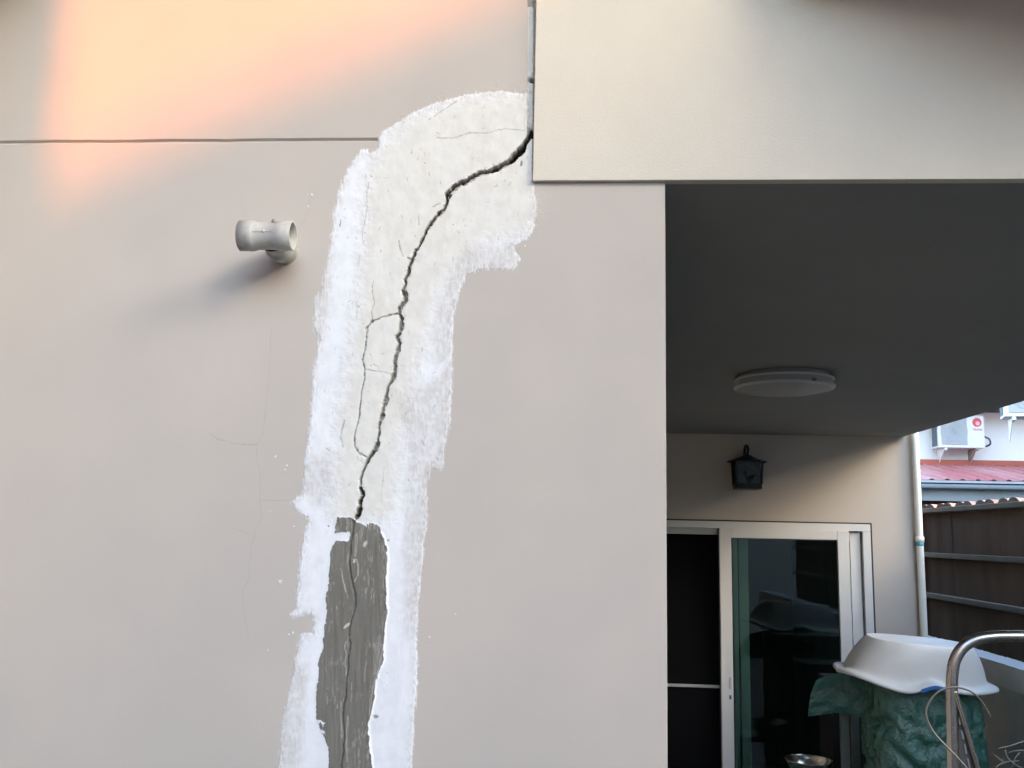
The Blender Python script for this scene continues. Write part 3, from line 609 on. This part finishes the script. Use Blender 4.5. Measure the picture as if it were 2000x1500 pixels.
# ------------------------------------------------------------------ green tarpaulin cover
mtarp=bpy.data.materials.new('green_tarp');mtarp.use_nodes=True;n=mtarp.node_tree;B=n.nodes['Principled BSDF'];L=n.links.new
tc=n.nodes.new('ShaderNodeTexCoord');n1=n.nodes.new('ShaderNodeTexNoise');n1.inputs['Scale'].default_value=9;n1.inputs['Detail'].default_value=8;n1.inputs['Roughness'].default_value=.65;L(tc.outputs['Object'],n1.inputs['Vector'])
n2=n.nodes.new('ShaderNodeTexNoise');n2.inputs['Scale'].default_value=70;n2.inputs['Detail'].default_value=4;L(tc.outputs['Object'],n2.inputs['Vector'])
cr_=n.nodes.new('ShaderNodeValToRGB');cr_.color_ramp.elements[0].position=.35;cr_.color_ramp.elements[0].color=(.022,.105,.080,1);cr_.color_ramp.elements[1].position=.7;cr_.color_ramp.elements[1].color=(.032,.130,.100,1);L(n1.outputs['Fac'],cr_.inputs[0]);L(cr_.outputs[0],B.inputs['Base Color'])
ad=n.nodes.new('ShaderNodeMath');ad.operation='MULTIPLY_ADD';L(n2.outputs['Fac'],ad.inputs[0]);ad.inputs[1].default_value=.35;L(n1.outputs['Fac'],ad.inputs[2])
bp=n.nodes.new('ShaderNodeBump');bp.inputs['Strength'].default_value=.9;bp.inputs['Distance'].default_value=.02;L(ad.outputs[0],bp.inputs['Height']);L(bp.outputs[0],B.inputs['Normal'])
B.inputs['Roughness'].default_value=.27;B.inputs['Specular IOR Level'].default_value=.9
TX,TY=1.765,3.30
def cloth(name,cx,cy,hx,hy,zt_,zb_,seed,nr=110,nc=260,flare=.04,e=3.5,par=None):
    v=[];kk,tt=np.meshgrid(np.arange(nc)/nc,np.arange(nr)/(nr-1));w1=fbm(kk*7+seed,tt*6,3)*1.6
    RN=(1-abs(2*fbm(kk*20+w1*2,tt*13+seed+w1*2,4)-1)*2.2)*.6+.4*fbm(kk*40+9,tt*26,3)
    for i in range(nr):
        t=i/(nr-1)
        for k in range(nc):
            a_=2*math.pi*k/nc;ca,sa=math.cos(a_),math.sin(a_)
            rx=1/((abs(ca)**e+abs(sa)**e)**(1/e))
            if t<.25: s_=t/.25;z_=zt_-.02*s_**3;k_=s_
            else:
                u=(t-.25)/.75;z_=zt_-.02-(zt_-.02-zb_)*u;k_=1+flare*u
            fo=0 if t<.2 else (t-.2)*.06*(fbm(np.array([k*9/nc+seed]),np.array([t*1.3]),3)[0]-.5)+.024*(RN[i,k]-.25)*min(1,(t-.2)*5)
            v.append((cx+ca*rx*hx*k_+ca*fo*2,cy+sa*rx*hy*k_+sa*fo*2,z_+(.012*(fbm(np.array([k*6/nc]),np.array([t*4+seed]))[0]-.5))))
    f=[(i*nc+k,i*nc+(k+1)%nc,(i+1)*nc+(k+1)%nc,(i+1)*nc+k) for i in range(nr-1) for k in range(nc)]
    return MB().add(v,[q[::-1] for q in f],True).build(name,mtarp,par)
tarp=empty('tarpaulin_cover',(TX,TY,0),'shiny crumpled dark green tarpaulin draped over a tall stack beneath the white tub','tarpaulin')
child(cloth('main_drape',TX+.012,TY,.245,.22,1.372,.30,3.,flare=.10),tarp)
# side flap
g=MB();nu,nv=26,20;v=[]
for j in range(nv):
    for i in range(nu):
        u=i/(nu-1);w_=j/(nv-1);x_=1.30+.27*u-.02*math.sin(w_*3);y_=3.46-.07*u+.03*(fbm(np.array([u*5]),np.array([w_*5]),3)[0]-.5)-.03*math.sin(w_*2.5)
        z_=1.365-.235*w_*(1-.12*math.sin(u*3.1))-.05*(1-u)**3*(1-w_)
        v.append((x_-.05*w_*(1-u),y_,z_))
f=[(j*nu+i,j*nu+i+1,(j+1)*nu+i+1,(j+1)*nu+i) for j in range(nv-1) for i in range(nu-1)]
child(g.add(v,f,True).build('side_flap',mtarp,None),tarp)
v=[]
for j in range(nv):
    for i in range(nu):
        u=i/(nu-1);w_=j/(nv-1);v.append((1.30+.30*u+.30*w_*(1-u),3.455-.07*u+.45*w_,1.366+.008*fbm(np.array([u*7]),np.array([w_*7]))[0]))

# stand under the flap
st_=empty('metal_stand',(1.42,3.6,0),'dull grey-green leg of a stand in the dark below the tarpaulin flap','stand')
mst=mat('stand_grey',(.10,.13,.12),.6,.2,.1,10)
for x_,y_ in((1.448,3.50),(1.80,3.60),(1.63,3.95),(1.95,3.95)): child(MB().box(x_-.021,x_+.021,y_-.02,y_+.02,0,1.355).build('leg',mst,None,bevel=.004),st_)
child(MB().box(1.50,2.0,3.49,3.66,1.335,1.36).build('top_board',mst,None),st_)
child(MB().box(1.43,1.60,3.49,3.51,.62,.66).build('cross_bar',mst,None),st_)
child(MB().box(1.52,2.05,4.02,4.30,0,1.24).build('dark_cabinet',mat('cabinet_dark',(.012,.014,.014),.7),None),st_)
# ------------------------------------------------------------------ baby bath, upside down
TUBC=(1.715,3.20)
tub=empty('baby_bath',(TUBC[0],TUBC[1],1.38),'white plastic baby bath lying upside down on the green tarpaulin','bath tub')
mtub=mat('tub_plastic',(.57,.57,.55),.35,0,.04,5,.0,0,.5)
def ring(hx,hy,z,e=2.6,sx=0,wav=0,n=120,sy=0):
    o_=[]
    for k in range(n):
        a_=2*math.pi*k/n;ca,sa=math.cos(a_),math.sin(a_);r_=1/((abs(ca)**e+abs(sa)**e)**(1/e))
        x=ca*r_*hx+sx;y=sa*r_*hy+sy;u=ca*r_
        wv=wav*(-.030*math.exp(-((u+.33)/.30)**2)+.022*math.exp(-((u-.02)/.15)**2)-.012*math.exp(-((u-.5)/.3)**2)+.020*sstep(-.62,-1.0,u))*abs(sa)**.3 if wav else 0
        o_.append((x,y,z+wv))
    return o_
secs=[ring(.372,.222,-.010,2.8,0,1),ring(.382,.232,-.014,2.8,0,1),ring(.387,.236,-.004,2.8,0,1),ring(.382,.232,.006,2.8,0,1),ring(.360,.212,.010,2.8,0,1),ring(.340,.198,.014,2.7,0,.9),ring(.333,.192,.030,2.6,0,.6),ring(.322,.187,.070,2.5,.003,.2),ring(.300,.180,.115,2.6,.008),ring(.270,.170,.158,2.7,.014),ring(.252,.162,.178,2.8,.018),ring(.247,.158,.183,2.8,.018),ring(.243,.154,.185,2.8,.018),ring(.20,.12,.184,2.5,.018),ring(.001,.001,.180,2.5,.02)]
n_=120;v=[p for s_ in secs for p in s_]
f=[(i*n_+k,i*n_+(k+1)%n_,(i+1)*n_+(k+1)%n_,(i+1)*n_+k) for i in range(len(secs)-1) for k in range(n_)]
o=MB().add(v,f,True).build('tub_shell',mtub,tub);
o.modifiers.new('s','SUBSURF').render_levels=1
g=MB();v=[]
for i in range(17):
    u=-.17+.34*i/16+.02;x_=u*.387*1.0;z_=-.012-.006+.022*math.exp(-((u-.02)/.15)**2)-.016*math.exp(-((u+.33)/.30)**2)
    for a_,b_ in((-.243,z_-.006),(-.243,z_+.010),(-.20,z_+.010),(-.20,z_-.006)): v.append((x_,a_,b_))
f=[(i*4+k,i*4+(k+1)%4,i*4+4+(k+1)%4,i*4+4+k) for i in range(16) for k in range(4)]
g.add(v,f).build('blue_grip',mat('blue_rubber',(.03,.13,.40),.5),tub)
tub.rotation_euler=(math.radians(3),math.radians(3.6),math.radians(2))
# ------------------------------------------------------------------ steel bowl on a stool
yb_=3.95;q=onY(1580,1482,yb_)
bz=q[2]-.006
bowl=empty('steel_bowl',(q[0],yb_,bz),'shiny stainless steel bowl standing low in front of the glass door','bowl')
mss=mat('stainless',(.55,.54,.51),.22,1,.05,30)
R_=.128
MB().lathe([(R_+.006,0),(R_+.007,.002),(R_+.003,.004),(R_,.001),(R_*.97,-.015),(R_*.86,-.045),(R_*.62,-.072),(R_*.4,-.08),(.0001,-.08)],(0,0,0),n=56).build('bowl_shell',mss,bowl)
stl=empty('green_stool',(q[0]-.02,yb_,0),'green plastic stool carrying the steel bowl','stool')
mgs=mat('green_plastic',(.03,.12,.09),.45)
child(MB().box(q[0]-.19,q[0]+.10,yb_-.14,yb_+.14,bz-.115,bz-.083).build('seat',mgs,None,bevel=.01),stl)
for sx in(-.17,.07):
    for sy in(-.12,.12): child(MB().bar((q[0]+sx,yb_+sy,bz-.11),(q[0]+sx*1.15,yb_+sy*1.15,0),.035,.035,(0,1,0)).build('leg',mgs,None),stl)
# ------------------------------------------------------------------ stainless rack in the foreground
RY=.55
def P_(x,y,Y=RY): return tuple(onY(x,y,Y))
rack=empty('steel_rack',tuple(onY(1860,1500,RY)[:2])+(0,),'bent stainless steel tube frame with a perforated brace in the bottom right corner','rack')
tr=10.4/F_PX*(RY+1.75)
pts=[P_(2160,1247),P_(2060,1244),P_(1990,1242.5),P_(1940,1243.5),P_(1905,1249.5),P_(1880,1265),P_(1865,1290),P_(1860,1318),P_(1859,1350),P_(1860,1400),P_(1862,1500),P_(1868,1800),P_(1875,2300)]
mtubes=mat('brushed_stainless',(.42,.395,.36),.26,1,.12,14,.05,200,stretch=(1,1,.2))
child(MB().tube(catmull(pts,8),tr,24).build('tube_frame',mtubes,None),rack)
a_=Vector(P_(1866,1352,RY-.012));b_=Vector(P_(1913,1510,RY-.012));d_=(b_-a_)
child(MB().tube([a_,a_+d_*3.2],tr*.42,16).build('brace_rod',mtubes,None),rack)
a2=Vector(P_(1861,1362,RY-.002));b2=Vector(P_(1893,1510,RY-.002));d2_=(b2-a2)
child(MB().bar(a2,a2+d2_*3.2,.030,.004,(0,1,0)).build('perforated_strip',mat('strip_steel',(.22,.20,.185),.35,1,.1,20),None),rack)
for k in range(7):
    t_=.30+.19*k*1.0;c_=a2+d2_*t_;e_=d2_.normalized()
    child(MB().bar(c_-e_*.010+Vector((.002,-.0035,0)),c_+e_*.010+Vector((.002,-.0035,0)),.004,.002,(0,1,0)).build('slot',mat('slot_bright',(.7,.7,.7),.2,1) if k==0 else bpy.data.materials['slot_bright'],None),rack)  # bright dashes stand for the highlights at the brace slots
cb=[(1565,1030),(1530,960),(1460,860),(1380,795),(1270,762),(1180,765),(1100,795),(1030,860),(985,940),(980,1020),(1010,1110),(1060,1190),(1150,1290),(1240,1380),(1330,1480),(1420,1600),(1500,1800)]
g=MB().tube(catmull([P_(1600+x/4.6875,1180+y/4.6875,RY-.03-.004*i) for i,(x,y) in enumerate(cb)],6),1.9/F_PX*(RY+1.72),10)
tag(g.build('cable_loop',mat('cable_grey',(.14,.135,.115),.35,.4)),'thin grey cable curling in a loop over the stainless tube','cable')
# ------------------------------------------------------------------ dry twigs
mtw=mat('dry_twig',(.30,.30,.26),.8,0,.2,40)
tw=empty('dry_twigs',(2.1,2.9,1.0),'bare pale dry twigs in front of the parapet wall at the bottom right','twigs')
for pth in ([(1950,1462),(1975,1456),(2003,1446)],[(1940,1473),(1950,1481),(1962,1492)],[(1970,1470),(1985,1466),(2010,1465)],[(1963,1464),(1968,1480),(1985,1494),(2005,1505)],[(1975,1500),(1983,1480),(1992,1470)],[(1935,1508),(1958,1490),(1990,1486)],[(1958,1484),(1961,1489)],[(2000,1440),(2020,1434)]):
    child(MB().tube(catmull([tuple(onY(x,y,2.3+.05*random.random())) for x,y in pth],4),.0022,6).build('twig',mtw,None),tw)
# ------------------------------------------------------------------ added light blockers out of frame
mh=mat('opposite_paint',(.42,.40,.36),.85,0,.05,2);mrt=mat('opposite_roof',(.20,.12,.09),.8,0,.1,3)
# added post and pitched roof mask the sun down to a patch on the wall
def wpt(x,y,t): return Vector(onY(x,y,0))+SUN*t
c=wpt(118,150,3.1)
pil=MB().box(c.x-.36,c.x,c.y-.3,c.y,-.02,c.z+1.2).build('gate_pillar',mh);tag(pil,'tall rendered gate pillar standing in the yard opposite the cracked wall','pillar')
hA=wpt(20,375,14);hB=wpt(1000,-60,14)
dr=(hB-hA);dr2=dr/ dr.x
# added gabled block; its rising left slope cuts the lower sun patch edge
E1=hA-dr2*9.5;top=hA+dr2*9.0;E2=top+Vector((6,dr2.y*9,-1.3))
ofs=Vector((1.5,-3,0))
hs=empty('opposite_house',(top.x,top.y,0),'gabled house standing across the yard from the cracked wall','house')
def quad(a,b): return [a,b,b+ofs,a+ofs]
g=MB()
for (a,b) in((E1,top),(top,E2)):
    q_=quad(a,b);g.add(q_+[p-Vector((0,0,.2)) for p in q_],[(0,1,2,3),(7,6,5,4),(0,4,5,1),(1,5,6,2),(2,6,7,3),(3,7,4,0)])
child(g.build('roof',mrt,None),hs)
g=MB()
fr=[E1+dr2*.4,top,E2-Vector((.4,.4*dr2.y,-.15))]
A_=[p-Vector((0,0,.22)) for p in fr];b0=[Vector((p.x,p.y,-.02)) for p in fr]
g.add(A_+b0,[(0,1,4,3),(1,2,5,4)]);g.add([p+ofs*.95 for p in A_+b0],[(3,4,1,0),(4,5,2,1)])
g.add([A_[0],b0[0],b0[0]+ofs*.95,A_[0]+ofs*.95],[(0,1,2,3)]);g.add([A_[2],b0[2],b0[2]+ofs*.95,A_[2]+ofs*.95],[(3,2,1,0)])
child(g.build('wall',mh,None),hs)

# block added out of frame to keep the sun off the white house
mo=MB().box(9.5,20,6,10.4,-.02,9.5);tag(mo.build('lane_house',mh),'plain rendered house block beside the white neighbouring house','house')

mo=MB().box(-2.7,-1.75,-7,-.02,-.02,6.2);tag(mo.build('side_wing',mat('side_wing_paint',(.08,.10,.14),.85,0,.04,2)),'tall side wing wall closing the yard on the left','wall')  # added dark wall, unseen, to dim the left of the cracked wall
mo=MB().box(-22,4.5,-15,-12,-.02,4.6);tag(mo.build('opposite_row',mat('row_paint',(.22,.21,.20),.85,0,.1,1)),'long low house row across the lane behind the photographer','house')  # added to keep low horizon glow out of the porch

mo=MB().box(-6,1.6,-1.6,.2,4.35,4.5);tag(mo.build('main_eave',mroof),'wide roof eave high above the cracked wall','eave')  # added overhang, out of view, to darken the wall top

mo=MB().box(-10,-.9,-10.5,-7.01,-.02,6.6);tag(mo.build('garden_annex',mh),'plain annex across the yard at the left, behind the photographer','house')  # added mass behind the camera to reduce light from front left
mo=MB().box(13.5,18,-13,4.0,-.02,6.1);tag(mo.build('lane_row',mh),'plain row of houses to the right beyond the fence','house')  # added to block low sky so the porch back wall darkens upwards

mo=MB().box(-4.5,-1.10,-1.5,.1,3.22,3.3);tag(mo.build('side_hood',mroof),'low flat hood over the left end of the cracked wall','hood')  # added slab above the frame to darken the upper left corner
